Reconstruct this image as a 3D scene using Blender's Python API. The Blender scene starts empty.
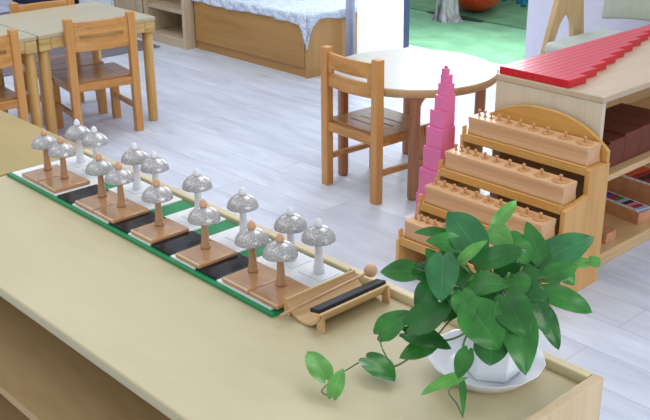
import bpy, bmesh, math, random
from mathutils import Vector, Matrix, Euler
random.seed(7)
scn = bpy.context.scene
COL = scn.collection

# ---------------------------------------------------------------- camera
cam_d = bpy.data.cameras.new('camera')
cam = bpy.data.objects.new('camera', cam_d)
COL.objects.link(cam)
scn.camera = cam
cam_d.sensor_fit = 'HORIZONTAL'
cam_d.sensor_width = 36.0
cam_d.lens = 36.0 * 979.5 / 650.0
cam_d.clip_start = 0.02
cam_d.clip_end = 200
YAW, PIT, ROL = -0.8201923, 0.3888985, 0.0070347
fw = Vector((math.sin(YAW) * math.cos(PIT), math.cos(YAW) * math.cos(PIT), -math.sin(PIT)))
r0 = Vector((math.cos(YAW), -math.sin(YAW), 0))
d0 = fw.cross(r0)
rt = math.cos(ROL) * r0 + math.sin(ROL) * d0
dn = -math.sin(ROL) * r0 + math.cos(ROL) * d0
m = Matrix((rt, -dn, -fw)).transposed().to_4x4()
m.translation = Vector((0, 0, 1.40))
cam.matrix_world = m
cam_d.dof.use_dof = False

# ---------------------------------------------------------------- light and exposure
scn.view_settings.view_transform = 'Standard'
scn.view_settings.look = 'None'
scn.view_settings.gamma = 1.0
scn.view_settings.use_curve_mapping = False
scn.view_settings.exposure = 0.0
world = bpy.data.worlds.new('daylight')
scn.world = world
world.use_nodes = True
bg = world.node_tree.nodes['Background']
bg.inputs['Color'].default_value = (0.86, 0.93, 1.0, 1)
bg.inputs['Strength'].default_value = 0.62


def area(name, loc, target, sx, sy, power, color):
    ld = bpy.data.lights.new(name, 'AREA')
    ld.shape = 'RECTANGLE'
    ld.size, ld.size_y = sx, sy
    ld.energy = power
    ld.color = color
    o = bpy.data.objects.new(name, ld)
    COL.objects.link(o)
    o.location = loc
    o.rotation_euler = (Vector(target) - Vector(loc)).to_track_quat('-Z', 'Y').to_euler()
    return o


area('ceiling_light', (-2.3, 2.5, 2.85), (-2.3, 2.5, 0), 2.4, 1.2, 22, (1.0, 0.98, 0.95))
area('ceiling_light', (-4.6, 2.2, 2.85), (-4.6, 2.2, 0), 2.4, 1.2, 20, (1.0, 0.98, 0.95))
area('ceiling_light', (-1.6, -0.6, 2.85), (-1.6, -0.6, 0), 2.4, 1.2, 9, (1.0, 0.98, 0.95))
area('ceiling_light', (-4.6, -0.5, 2.85), (-4.6, -0.5, 0), 2.4, 1.2, 16, (1.0, 0.98, 0.95))
area('door_daylight', (-3.5, 4.9, 1.6), (-2.6, 2.0, 0.2), 1.8, 2.0, 70, (0.86, 0.94, 1.0))
area('right_side_fill', (2.6, 1.2, 1.7), (-1.6, 1.6, 0.3), 2.2, 1.6, 55, (1.0, 0.98, 0.96))  # added fill from the right to brighten the shelf end panel; no known window
sun_d = bpy.data.lights.new('sun', 'SUN')
sun_d.energy = 0.35
sun_d.angle = math.radians(20)
sun_d.color = (1.0, 0.98, 0.93)
sun = bpy.data.objects.new('sun', sun_d)
COL.objects.link(sun)
sun.rotation_euler = (math.radians(-38), math.radians(-8), 0)


# ---------------------------------------------------------------- materials
def srgb(c):
    return tuple(((v / 255) / 12.92 if v / 255 <= 0.04045 else ((v / 255 + 0.055) / 1.055) ** 2.4) for v in c) + (1,)


def new_mat(name):
    mt = bpy.data.materials.new(name)
    mt.use_nodes = True
    nt = mt.node_tree
    b = nt.nodes['Principled BSDF']
    return mt, nt, b


def plain(name, c, rough=0.5, spec=0.5, noise=0.06, nscale=30, coat=0.0, bump=0.0, metal=0.0):
    mt, nt, b = new_mat(name)
    tc = nt.nodes.new('ShaderNodeTexCoord')
    nz = nt.nodes.new('ShaderNodeTexNoise')
    nz.inputs['Scale'].default_value = nscale
    nz.inputs['Detail'].default_value = 4
    nt.links.new(tc.outputs['Object'], nz.inputs['Vector'])
    rp = nt.nodes.new('ShaderNodeValToRGB')
    base = srgb(c)
    rp.color_ramp.elements[0].color = tuple(v * (1 - noise * 2) for v in base[:3]) + (1,)
    rp.color_ramp.elements[1].color = tuple(min(1, v * (1 + noise * 2)) for v in base[:3]) + (1,)
    rp.color_ramp.elements[0].position = 0.3
    rp.color_ramp.elements[1].position = 0.7
    nt.links.new(nz.outputs['Fac'], rp.inputs['Fac'])
    nt.links.new(rp.outputs['Color'], b.inputs['Base Color'])
    b.inputs['Roughness'].default_value = rough
    b.inputs['Specular IOR Level'].default_value = spec
    b.inputs['Coat Weight'].default_value = coat
    b.inputs['Coat Roughness'].default_value = 0.08
    b.inputs['Metallic'].default_value = metal
    if bump:
        bp = nt.nodes.new('ShaderNodeBump')
        bp.inputs['Strength'].default_value = bump
        bp.inputs['Distance'].default_value = 0.004
        nt.links.new(nz.outputs['Fac'], bp.inputs['Height'])
        nt.links.new(bp.outputs['Normal'], b.inputs['Normal'])
    return mt


def wood(name, c1, c2, axis='X', scale=1.0, rough=0.45, coat=0.0, contrast=1.0, rings=True, stretch=0.07):
    """c1 the lighter ground, c2 the grain."""
    mt, nt, b = new_mat(name)
    tc = nt.nodes.new('ShaderNodeTexCoord')
    oi = nt.nodes.new('ShaderNodeObjectInfo')
    add = nt.nodes.new('ShaderNodeVectorMath')
    add.operation = 'ADD'
    mul = nt.nodes.new('ShaderNodeVectorMath')
    mul.operation = 'SCALE'
    cmb = nt.nodes.new('ShaderNodeCombineXYZ')
    for k in range(3):
        nt.links.new(oi.outputs['Random'], cmb.inputs[k])
    nt.links.new(cmb.outputs[0], mul.inputs[0])
    mul.inputs['Scale'].default_value = 3.7
    nt.links.new(tc.outputs['Object'], add.inputs[0])
    nt.links.new(mul.outputs[0], add.inputs[1])
    mp = nt.nodes.new('ShaderNodeMapping')
    s = [1.0, 1.0, 1.0]
    s['XYZ'.index(axis)] = stretch
    mp.inputs['Scale'].default_value = [v * scale for v in s]
    nt.links.new(add.outputs[0], mp.inputs['Vector'])
    n1 = nt.nodes.new('ShaderNodeTexNoise')
    n1.inputs['Scale'].default_value = 14
    n1.inputs['Detail'].default_value = 6
    n1.inputs['Roughness'].default_value = 0.6
    n1.inputs['Distortion'].default_value = 0.6
    nt.links.new(mp.outputs[0], n1.inputs['Vector'])
    n2 = nt.nodes.new('ShaderNodeTexNoise')
    n2.inputs['Scale'].default_value = 90
    n2.inputs['Detail'].default_value = 3
    nt.links.new(mp.outputs[0], n2.inputs['Vector'])
    mx = nt.nodes.new('ShaderNodeMath')
    mx.operation = 'MULTIPLY_ADD'
    nt.links.new(n1.outputs['Fac'], mx.inputs[0])
    mx.inputs[1].default_value = 0.75
    m2 = nt.nodes.new('ShaderNodeMath')
    m2.operation = 'MULTIPLY'
    nt.links.new(n2.outputs['Fac'], m2.inputs[0])
    m2.inputs[1].default_value = 0.25
    nt.links.new(m2.outputs[0], mx.inputs[2])
    rp = nt.nodes.new('ShaderNodeValToRGB')
    e = rp.color_ramp.elements
    a, g = srgb(c1), srgb(c2)
    mid = tuple(a[k] * 0.5 + g[k] * 0.5 for k in range(3)) + (1,)
    w = 0.16 / contrast
    e[0].position = 0.5 - w
    e[0].color = g
    e[1].position = 0.5 + w
    e[1].color = a
    em = e.new(0.5)
    em.color = tuple(a[k] * 0.65 + g[k] * 0.35 for k in range(3)) + (1,)
    nt.links.new(mx.outputs[0], rp.inputs['Fac'])
    nt.links.new(rp.outputs['Color'], b.inputs['Base Color'])
    b.inputs['Roughness'].default_value = rough
    b.inputs['Coat Weight'].default_value = coat
    b.inputs['Coat Roughness'].default_value = 0.1
    return mt


def floor_mat():
    mt, nt, b = new_mat('grey_laminate')
    tc = nt.nodes.new('ShaderNodeTexCoord')
    br = nt.nodes.new('ShaderNodeTexBrick')
    br.offset = 0.37
    br.inputs['Scale'].default_value = 1.0
    br.inputs['Brick Width'].default_value = 1.25
    br.inputs['Row Height'].default_value = 0.155
    br.inputs['Mortar Size'].default_value = 0.0012
    br.inputs['Mortar Smooth'].default_value = 0.3
    br.inputs['Color1'].default_value = (0.0, 0.0, 0.0, 1)
    br.inputs['Color2'].default_value = (1, 1, 1, 1)
    br.inputs['Mortar'].default_value = (0.3, 0.3, 0.3, 1)
    nt.links.new(tc.outputs['Object'], br.inputs['Vector'])
    # stretched grain, shifted per plank
    mp = nt.nodes.new('ShaderNodeMapping')
    mp.inputs['Scale'].default_value = (1.1, 5.5, 1)
    vm = nt.nodes.new('ShaderNodeVectorMath')
    vm.operation = 'MULTIPLY_ADD'
    nt.links.new(br.outputs['Color'], vm.inputs[0])
    vm.inputs[1].default_value = (7, 3, 5)
    nt.links.new(tc.outputs['Object'], vm.inputs[2])
    nt.links.new(vm.outputs[0], mp.inputs['Vector'])
    nz = nt.nodes.new('ShaderNodeTexNoise')
    nz.inputs['Scale'].default_value = 2.2
    nz.inputs['Detail'].default_value = 7
    nz.inputs['Roughness'].default_value = 0.62
    nz.inputs['Distortion'].default_value = 0.4
    nt.links.new(mp.outputs[0], nz.inputs['Vector'])
    rp = nt.nodes.new('ShaderNodeValToRGB')
    e = rp.color_ramp.elements
    e[0].position, e[1].position = 0.28, 0.70
    e[0].color = srgb((190, 197, 215))
    e[1].color = srgb((224, 232, 248))
    em = e.new(0.47)
    em.color = srgb((208, 216, 234))
    nt.links.new(nz.outputs['Fac'], rp.inputs['Fac'])
    # plank to plank tone
    mr = nt.nodes.new('ShaderNodeMapRange')
    mr.inputs['To Min'].default_value = 0.94
    mr.inputs['To Max'].default_value = 1.05
    sep = nt.nodes.new('ShaderNodeSeparateColor')
    nt.links.new(br.outputs['Color'], sep.inputs[0])
    nt.links.new(sep.outputs[0], mr.inputs['Value'])
    mul = nt.nodes.new('ShaderNodeVectorMath')
    mul.operation = 'SCALE'
    nt.links.new(rp.outputs['Color'], mul.inputs[0])
    nt.links.new(mr.outputs[0], mul.inputs['Scale'])
    mix = nt.nodes.new('ShaderNodeMix')
    mix.data_type = 'RGBA'
    nt.links.new(br.outputs['Fac'], mix.inputs['Factor'])
    nt.links.new(mul.outputs[0], mix.inputs['A'])
    mix.inputs['B'].default_value = srgb((172, 176, 192))
    nt.links.new(mix.outputs['Result'], b.inputs['Base Color'])
    b.inputs['Roughness'].default_value = 0.33
    b.inputs['Specular IOR Level'].default_value = 0.5
    return mt


def dome_mat():
    mt, nt, b = new_mat('speckled_silver_dome')
    tc = nt.nodes.new('ShaderNodeTexCoord')
    vo = nt.nodes.new('ShaderNodeTexVoronoi')
    vo.inputs['Scale'].default_value = 205
    vo.inputs['Randomness'].default_value = 0.75
    nt.links.new(tc.outputs['Object'], vo.inputs['Vector'])
    lt = nt.nodes.new('ShaderNodeValToRGB')
    e = lt.color_ramp.elements
    e[0].position, e[1].position = 0.20, 0.42
    e[0].color = srgb((224, 224, 224))
    e[1].color = srgb((184, 181, 181))
    nt.links.new(vo.outputs['Distance'], lt.inputs['Fac'])
    nt.links.new(lt.outputs['Color'], b.inputs['Base Color'])
    b.inputs['Metallic'].default_value = 0.35
    b.inputs['Roughness'].default_value = 0.3
    return mt


def leaf_mat(name, c, vein):
    mt, nt, b = new_mat(name)
    uv = nt.nodes.new('ShaderNodeUVMap')
    sp = nt.nodes.new('ShaderNodeSeparateXYZ')
    nt.links.new(uv.outputs[0], sp.inputs[0])
    ab = nt.nodes.new('ShaderNodeMath')
    ab.operation = 'ABSOLUTE'
    nt.links.new(sp.outputs[0], ab.inputs[0])
    rp = nt.nodes.new('ShaderNodeValToRGB')
    e = rp.color_ramp.elements
    e[0].position, e[1].position = 0.015, 0.07
    e[0].color = srgb(vein)
    e[1].color = srgb(c)
    nt.links.new(ab.outputs[0], rp.inputs['Fac'])
    tc = nt.nodes.new('ShaderNodeTexCoord')
    nz = nt.nodes.new('ShaderNodeTexNoise')
    nz.inputs['Scale'].default_value = 26
    nz.inputs['Detail'].default_value = 3
    nt.links.new(tc.outputs['Object'], nz.inputs['Vector'])
    mr = nt.nodes.new('ShaderNodeMapRange')
    mr.inputs['From Min'].default_value = 0.3
    mr.inputs['From Max'].default_value = 0.7
    mr.inputs['To Min'].default_value = 0.72
    mr.inputs['To Max'].default_value = 1.25
    nt.links.new(nz.outputs['Fac'], mr.inputs['Value'])
    mul = nt.nodes.new('ShaderNodeVectorMath')
    mul.operation = 'SCALE'
    nt.links.new(rp.outputs['Color'], mul.inputs[0])
    nt.links.new(mr.outputs[0], mul.inputs['Scale'])
    nt.links.new(mul.outputs[0], b.inputs['Base Color'])
    b.inputs['Roughness'].default_value = 0.3
    b.inputs['Subsurface Weight'].default_value = 0.0
    tr = nt.nodes.new('ShaderNodeBsdfTranslucent')
    nt.links.new(mul.outputs[0], tr.inputs['Color'])
    mixs = nt.nodes.new('ShaderNodeMixShader')
    mixs.inputs[0].default_value = 0.22
    nt.links.new(b.outputs[0], mixs.inputs[1])
    nt.links.new(tr.outputs[0], mixs.inputs[2])
    nt.links.new(mixs.outputs[0], nt.nodes['Material Output'].inputs['Surface'])
    return mt


def cloth_mat():
    mt, nt, b = new_mat('printed_cloth')
    tc = nt.nodes.new('ShaderNodeTexCoord')
    vo = nt.nodes.new('ShaderNodeTexNoise')
    vo.inputs['Scale'].default_value = 55
    vo.inputs['Detail'].default_value = 5
    vo.inputs['Roughness'].default_value = 0.8
    vo.inputs['Distortion'].default_value = 1.5
    nt.links.new(tc.outputs['Object'], vo.inputs['Vector'])
    rp = nt.nodes.new('ShaderNodeValToRGB')
    e = rp.color_ramp.elements
    e[0].position, e[1].position = 0.42, 0.56
    e[0].color = srgb((165, 182, 212))
    e[1].color = srgb((226, 236, 250))
    nt.links.new(vo.outputs['Fac'], rp.inputs['Fac'])
    nt.links.new(rp.outputs['Color'], b.inputs['Base Color'])
    b.inputs['Roughness'].default_value = 0.9
    return mt


def tree_mat():
    mt, nt, b = new_mat('pale_bark')
    tc = nt.nodes.new('ShaderNodeTexCoord')
    mp = nt.nodes.new('ShaderNodeMapping')
    mp.inputs['Scale'].default_value = (1, 1, 0.25)
    nt.links.new(tc.outputs['Object'], mp.inputs['Vector'])
    nz = nt.nodes.new('ShaderNodeTexNoise')
    nz.inputs['Scale'].default_value = 28
    nz.inputs['Detail'].default_value = 6
    nt.links.new(mp.outputs[0], nz.inputs['Vector'])
    rp = nt.nodes.new('ShaderNodeValToRGB')
    e = rp.color_ramp.elements
    e[0].position, e[1].position = 0.36, 0.62
    e[0].color = srgb((96, 92, 100))
    e[1].color = srgb((214, 204, 204))
    nt.links.new(nz.outputs['Fac'], rp.inputs['Fac'])
    nt.links.new(rp.outputs['Color'], b.inputs['Base Color'])
    b.inputs['Roughness'].default_value = 0.9
    bp = nt.nodes.new('ShaderNodeBump')
    bp.inputs['Strength'].default_value = 0.8
    bp.inputs['Distance'].default_value = 0.02
    nt.links.new(nz.outputs['Fac'], bp.inputs['Height'])
    nt.links.new(bp.outputs['Normal'], b.inputs['Normal'])
    return mt


M = {}
M['floor'] = floor_mat()
M['birch'] = wood('birch_ply', (206, 194, 158), (194, 180, 140), 'X', 0.35, 0.42, 0.15, 0.8, stretch=0.35)
M['birch_edge'] = wood('birch_edge', (232, 218, 180), (212, 192, 148), 'X', 1.0, 0.5)
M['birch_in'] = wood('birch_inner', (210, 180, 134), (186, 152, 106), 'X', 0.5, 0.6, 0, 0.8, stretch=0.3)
M['birch_olive'] = wood('aged_birch', (184, 162, 98), (170, 146, 84), 'X', 0.35, 0.45, 0.1, 0.8, stretch=0.35)
M['panel'] = wood('vertical_grain_panel', (216, 194, 158), (196, 168, 128), 'Z', 2.0, 0.5, 0, 0.9, stretch=0.04)
M['cab_panel'] = wood('pale_cabinet_panel', (222, 212, 190), (206, 192, 164), 'Z', 1.6, 0.5, 0, 0.8, stretch=0.05)
M['cab_top'] = wood('pale_cabinet_top', (204, 186, 160), (190, 168, 138), 'Y', 1.0, 0.4, 0.1, 0.8, stretch=0.15)
M['shelf_warm'] = wood('warm_shelf_board', (222, 188, 138), (204, 164, 112), 'Y', 1.0, 0.4, 0.1, 0.8, stretch=0.15)
M['chair'] = wood('honey_pine', (214, 160, 92), (180, 120, 58), 'X', 2.0, 0.4, 0.2, 1.35)
M['chair_z'] = wood('honey_pine_upright', (214, 160, 94), (186, 126, 64), 'Z', 1.4, 0.4, 0.2, 0.9)
M['seat'] = wood('pine_seat', (196, 150, 98), (160, 112, 66), 'X', 1.2, 0.28, 0.4, 0.9)
M['table_top'] = wood('tan_table_top', (190, 184, 156), (180, 172, 142), 'Y', 0.6, 0.32, 0.2, 0.7)
M['table_edge'] = wood('table_edge_pine', (214, 186, 126), (170, 134, 74), 'Y', 2.2, 0.5, 0, 1.2)
M['table_leg'] = wood('pine_table_leg', (208, 168, 104), (182, 138, 76), 'Z', 1.4, 0.45, 0.1, 0.9)
M['round_top'] = wood('pale_round_top', (192, 190, 184), (184, 180, 170), 'X', 0.8, 0.3, 0.15, 0.6)
M['round_edge'] = wood('round_edge', (204, 172, 126), (180, 144, 98), 'X', 1.5, 0.5)
M['round_leg'] = wood('beech_leg', (186, 134, 98), (160, 106, 72), 'Z', 1.2, 0.45, 0.1, 0.9)
M['stand'] = wood('golden_stand', (220, 172, 98), (196, 144, 68), 'X', 1.5, 0.42, 0.2, 0.8)
M['stand_z'] = wood('golden_stand_side', (224, 174, 108), (200, 148, 78), 'Z', 1.2, 0.42, 0.2, 0.9)
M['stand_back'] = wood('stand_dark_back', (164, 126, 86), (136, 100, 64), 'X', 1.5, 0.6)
M['block'] = wood('beech_block', (220, 178, 136), (204, 158, 114), 'X', 2.0, 0.38, 0.15, 0.8)
M['knob'] = plain('knob_wood', (204, 148, 108), 0.4, noise=0.08)
M['disc'] = plain('cylinder_top_wood', (196, 146, 100), 0.45, noise=0.1, nscale=60)
M['pink'] = plain('pink_lacquer', (234, 122, 178), 0.36, noise=0.015)
M['red'] = plain('red_lacquer', (206, 12, 34), 0.32, noise=0.02, coat=0.15)
M['brown_lac'] = plain('brown_lacquer', (112, 58, 42), 0.55, spec=0.3, noise=0.04)
M['green'] = plain('green_board', (10, 142, 82), 0.35, noise=0.04)
M['white_tile'] = plain('white_tile', (250, 252, 255), 0.25, noise=0.01)
M['black_tile'] = plain('black_tile', (24, 26, 33), 0.2, spec=0.3, noise=0.05, coat=0.12)
M['brown_tile'] = wood('varnished_tile', (206, 160, 116), (184, 134, 88), 'X', 2.0, 0.16, 0.8, 0.8, stretch=0.2)
M['stem'] = wood('varnished_stem', (204, 158, 120), (176, 126, 88), 'Z', 2.0, 0.3, 0.4, 0.8)
M['bead'] = plain('bead_wood', (222, 170, 136), 0.45, noise=0.06)
M['white'] = plain('white_lacquer', (240, 242, 248), 0.3, noise=0.01)
M['dome'] = dome_mat()
M['holder'] = wood('holder_ply', (224, 188, 138), (204, 162, 108), 'Y', 2.0, 0.45, 0.1, 0.8)
M['black'] = plain('black_felt', (36, 38, 44), 0.6, noise=0.08)
M['beater'] = wood('beater_wood', (222, 184, 146), (204, 160, 118), 'X', 2.0, 0.5)
M['ceramic'] = plain('white_ceramic', (236, 239, 246), 0.18, noise=0.01, coat=0.4)
M['soil'] = plain('soil', (70, 52, 38), 0.9, noise=0.3, nscale=80, bump=0.6)
M['leaf0'] = leaf_mat('leaf_dark', (50, 116, 52), (62, 126, 62))
M['leaf1'] = leaf_mat('leaf_mid', (62, 136, 58), (78, 148, 72))
M['leaf2'] = leaf_mat('leaf_young', (104, 172, 82), (124, 186, 100))
M['leaf3'] = leaf_mat('leaf_cool', (60, 128, 76), (76, 140, 92))
M['vine'] = plain('vine_green', (96, 128, 74), 0.5, noise=0.1)
M['dry'] = plain('dry_sheath', (190, 156, 70), 0.8, noise=0.15)
M['bench'] = wood('oak_bench', (182, 138, 76), (158, 112, 54), 'X', 1.0, 0.45, 0.1, 0.7)
M['bench_z'] = wood('oak_bench_side', (190, 146, 86), (166, 122, 64), 'Z', 1.0, 0.45, 0.1, 0.8)
M['cloth'] = cloth_mat()
M['cloth_hem'] = plain('cloth_hem', (226, 232, 244), 0.9, noise=0.03)
M['grey_wood'] = wood('greyed_oak', (206, 186, 158), (176, 154, 126), 'X', 1.2, 0.5, 0, 1.0)
M['grey_wood_z'] = wood('greyed_oak_upright', (204, 186, 160), (174, 154, 128), 'Z', 1.2, 0.5, 0, 1.0)
M['rug'] = plain('mauve_grey_rug', (124, 116, 124), 0.95, noise=0.12, nscale=60, bump=0.3)
M['navy'] = plain('navy_fabric', (30, 42, 66), 0.8, noise=0.1)
M['slate'] = plain('slate_metal', (62, 78, 108), 0.4, noise=0.05)
M['wall'] = plain('white_wall', (226, 228, 240), 0.7, noise=0.01)
M['lilac'] = plain('pale_lilac_wall', (214, 214, 232), 0.6, noise=0.01)
M['curtain'] = plain('white_curtain', (250, 253, 255), 0.8, noise=0.01)
_nt = M['curtain'].node_tree
_tr = _nt.nodes.new('ShaderNodeBsdfTranslucent')
_tr.inputs['Color'].default_value = (0.96, 0.99, 1.0, 1)
_mx = _nt.nodes.new('ShaderNodeMixShader')
_mx.inputs[0].default_value = 0.4
_nt.links.new(_nt.nodes['Principled BSDF'].outputs[0], _mx.inputs[1])
_nt.links.new(_tr.outputs[0], _mx.inputs[2])
_nt.links.new(_mx.outputs[0], _nt.nodes['Material Output'].inputs['Surface'])
M['curtain_grey'] = plain('grey_curtain', (182, 192, 218), 0.8, noise=0.04)
M['turf'] = plain('mint_turf', (126, 182, 140), 0.85, noise=0.09, nscale=6)
M['turf_far'] = plain('deep_turf', (104, 156, 112), 0.9, noise=0.12, nscale=6)
M['seam'] = plain('turf_seam', (34, 66, 52), 0.9, noise=0.1)
M['bark'] = tree_mat()
M['orange'] = plain('orange_plastic', (255, 74, 36), 0.35, noise=0.02)
M['orange_pale'] = plain('salmon_plastic', (255, 156, 126), 0.4, noise=0.02)
M['blue'] = plain('bright_blue_plastic', (60, 170, 224), 0.4, noise=0.03)
M['deepblue'] = plain('deep_blue_plastic', (28, 74, 124), 0.4, noise=0.03)
M['cushion'] = plain('sage_cushion', (198, 208, 200), 0.6, noise=0.02)
M['cushion_back'] = plain('sage_backrest', (176, 186, 172), 0.6, noise=0.02)
M['ash'] = wood('ash_frame', (214, 184, 138), (194, 160, 112), 'Z', 1.4, 0.45)
for nm, c in dict(yellow=(236, 196, 60), orange_t=(226, 104, 52), green_t=(60, 130, 80), teal_t=(40, 150, 150), purple_t=(110, 60, 140), pinkt=(222, 130, 160), crimson=(170, 40, 70), black_t=(40, 38, 48), blue_t=(60, 90, 170), paleblue=(170, 190, 226)).items():
    M['t_' + nm] = plain('tablet_' + nm.replace('_t', ''), c, 0.4, noise=0.03)


# ---------------------------------------------------------------- mesh helpers
class MB:
    def __init__(self):
        self.bm = bmesh.new()
        self.mats = []

    def box(self, x0, x1, y0, y1, z0, z1, mi=0):
        vs = [self.bm.verts.new(p) for p in ((x0, y0, z0), (x1, y0, z0), (x1, y1, z0), (x0, y1, z0), (x0, y0, z1), (x1, y0, z1), (x1, y1, z1), (x0, y1, z1))]
        for q in ((3, 2, 1, 0), (4, 5, 6, 7), (0, 1, 5, 4), (1, 2, 6, 5), (2, 3, 7, 6), (3, 0, 4, 7)):
            f = self.bm.faces.new([vs[k] for k in q])
            f.material_index = mi
        return self

    def lathe(self, prof, seg=24, c=(0, 0, 0), caps=True, axis='Z', mi=0):
        rings = []
        for r, z in prof:
            ring = []
            for k in range(seg):
                a = 2 * math.pi * k / seg
                p = (r * math.cos(a), r * math.sin(a), z)
                if axis == 'Y':
                    p = (p[0], p[2], -p[1])
                if axis == 'X':
                    p = (p[2], p[1], -p[0])
                ring.append(self.bm.verts.new((p[0] + c[0], p[1] + c[1], p[2] + c[2])))
            rings.append(ring)
        for a, b in zip(rings, rings[1:]):
            for k in range(seg):
                f = self.bm.faces.new((a[k], a[(k + 1) % seg], b[(k + 1) % seg], b[k]))
                f.smooth = True
                f.material_index = mi
        if caps:
            self.bm.faces.new(list(reversed(rings[0]))).material_index = mi
            self.bm.faces.new(rings[-1]).material_index = mi
        return self

    def tube(self, pts, r0, r1=None, seg=8, mi=0):
        r1 = r0 if r1 is None else r1
        pts = [Vector(p) for p in pts]
        rings = []
        n = len(pts)
        up = Vector((0, 0, 1))
        for i, p in enumerate(pts):
            t = (pts[min(i + 1, n - 1)] - pts[max(i - 1, 0)]).normalized()
            a = t.cross(up)
            if a.length < 1e-3:
                a = t.cross(Vector((1, 0, 0)))
            a.normalize()
            b = t.cross(a).normalized()
            r = r0 + (r1 - r0) * i / max(1, n - 1)
            rings.append([self.bm.verts.new(p + a * r * math.cos(2 * math.pi * k / seg) + b * r * math.sin(2 * math.pi * k / seg)) for k in range(seg)])
        for a, b in zip(rings, rings[1:]):
            for k in range(seg):
                f = self.bm.faces.new((a[k], a[(k + 1) % seg], b[(k + 1) % seg], b[k]))
                f.smooth = True
                f.material_index = mi
        self.bm.faces.new(rings[0]).material_index = mi
        self.bm.faces.new(list(reversed(rings[-1]))).material_index = mi
        return self

    def prism(self, pts, axis, a0, a1, mi=0):
        """outline pts in the two other axes, extruded along axis."""
        def mk(p, a):
            if axis == 'X':
                return (a, p[0], p[1])
            if axis == 'Y':
                return (p[0], a, p[1])
            return (p[0], p[1], a)
        A = [self.bm.verts.new(mk(p, a0)) for p in pts]
        B = [self.bm.verts.new(mk(p, a1)) for p in pts]
        n = len(pts)
        self.bm.faces.new(A).material_index = mi
        self.bm.faces.new(list(reversed(B))).material_index = mi
        for k in range(n):
            self.bm.faces.new((A[k], B[k], B[(k + 1) % n], A[(k + 1) % n])).material_index = mi
        return self

    def grid(self, xs, ys, fn, skip=(), smooth=True, mi=0):
        V = [[self.bm.verts.new(fn(x, y)) for y in ys] for x in xs]
        for i in range(len(xs) - 1):
            for j in range(len(ys) - 1):
                if (i, j) in skip:
                    continue
                f = self.bm.faces.new((V[i][j], V[i + 1][j], V[i + 1][j + 1], V[i][j + 1]))
                f.smooth = smooth
                f.material_index = mi
        return self

    def build(self, name, mat, parent=None, loc=(0, 0, 0), rz=0.0, bevel=0.0, solid=0.0, seg=2, sub=0, recalc=True):
        if recalc:
            bmesh.ops.recalc_face_normals(self.bm, faces=self.bm.faces)
        me = bpy.data.meshes.new(name)
        self.bm.to_mesh(me)
        self.bm.free()
        for x in (mat if isinstance(mat, (list, tuple)) else [mat]):
            me.materials.append(M[x])
        o = bpy.data.objects.new(name, me)
        COL.objects.link(o)
        o.location = loc
        o.rotation_euler = (0, 0, rz)
        if parent:
            o.parent = parent
        if solid:
            md = o.modifiers.new('solid', 'SOLIDIFY')
            md.thickness = solid
            md.offset = 0
        if bevel:
            md = o.modifiers.new('bevel', 'BEVEL')
            md.width = bevel
            md.segments = seg
            md.limit_method = 'ANGLE'
            md.angle_limit = math.radians(40)
        if sub:
            md = o.modifiers.new('sub', 'SUBSURF')
            md.levels = md.render_levels = sub
        return o


def tag(o, label=None, cat=None, group=None, kind=None):
    if label:
        o['label'] = label
    if cat:
        o['category'] = cat
    if group:
        o['group'] = group
    if kind:
        o['kind'] = kind
    return o


def thing(name, label, cat, loc=(0, 0, 0), rz=0.0, group=None):
    o = bpy.data.objects.new(name, None)
    COL.objects.link(o)
    o.empty_display_size = 0.05
    o.location = loc
    o.rotation_euler = (0, 0, rz)
    return tag(o, label, cat, group)


def children(o):
    return [c for c in bpy.data.objects if c.parent == o]


def copy_tree(o, parent=None):
    kids = children(o)
    c = o.copy()
    COL.objects.link(c)
    c.parent = parent
    for k in kids:
        copy_tree(k, c)
    return c


def struct(o):
    o['kind'] = 'structure'
    return o

# ================================================================ the setting
b = MB(); b.box(-9, 3.0, -1.5, 4.50, -0.05, 0)
struct(b.build('floor', 'floor'))

# back wall with the garden door opening
WY = 4.50
b = MB(); b.box(-9, -4.22, WY, WY + 0.16, 0, 2.9)
b.box(-4.22, -3.18, WY, WY + 0.16, 2.25, 2.9)
b.box(-3.18, 3.0, WY, WY + 0.16, 0, 2.9)
struct(b.build('wall_back', 'lilac'))
b = MB(); b.box(-9.12, -9, -1.5, 4.66, 0, 2.9)
struct(b.build('wall_left', 'wall'))
b = MB(); b.box(-4.22, -3.18, WY, WY + 0.10, -0.02, 0.006)
struct(b.build('trim_1', 'white'))
# dark door frame
b = MB(); b.box(-4.15, -4.10, WY - 0.02, WY + 0.06, 0, 2.25)
b.box(-4.10, -3.18, WY, WY + 0.06, 2.19, 2.25)
struct(b.build('trim_2', 'slate', bevel=0.004))

# play yard outside
b = MB(); b.box(-12, 4, 4.60, 5.535, -0.05, -0.002)
struct(b.build('ground', 'turf'))
b = MB(); b.box(-12, 4, 5.560, 12, -0.05, -0.002)
struct(b.build('ground_far', 'turf_far'))
b = MB(); b.box(-12, 4, 5.535, 5.560, -0.05, -0.008)
struct(b.build('ground_seam', 'seam'))

# ================================================================ curtains
def curtain(name, mat, x0, x1, y, z0, z1, folds, amp, flare, label, seed):
    rnd = random.Random(seed)
    n = folds * 10
    lift = 0.0
    xs = [k / n for k in range(n + 1)]
    zs = [0, 0.15, 0.4, 0.7, 1.0]
    ph = rnd.random() * 6

    def fn(u, v):
        w = 1 + flare * (1 - v)
        x = x0 + (x1 - x0) * u * w
        z = z0 + (z1 - z0) * v
        yy = y + amp * math.sin(u * folds * 2 * math.pi + ph) + amp * 0.4 * math.sin(u * folds * 4.4 + 2 * v)
        return (x, yy, z)
    b = MB(); b.grid(xs, zs, fn)
    o = b.build(name, mat, solid=0.004)
    for md in list(o.modifiers):
        if mat == 'curtain':
            o.modifiers.remove(md)
    return tag(o, label, 'curtain')


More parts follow.
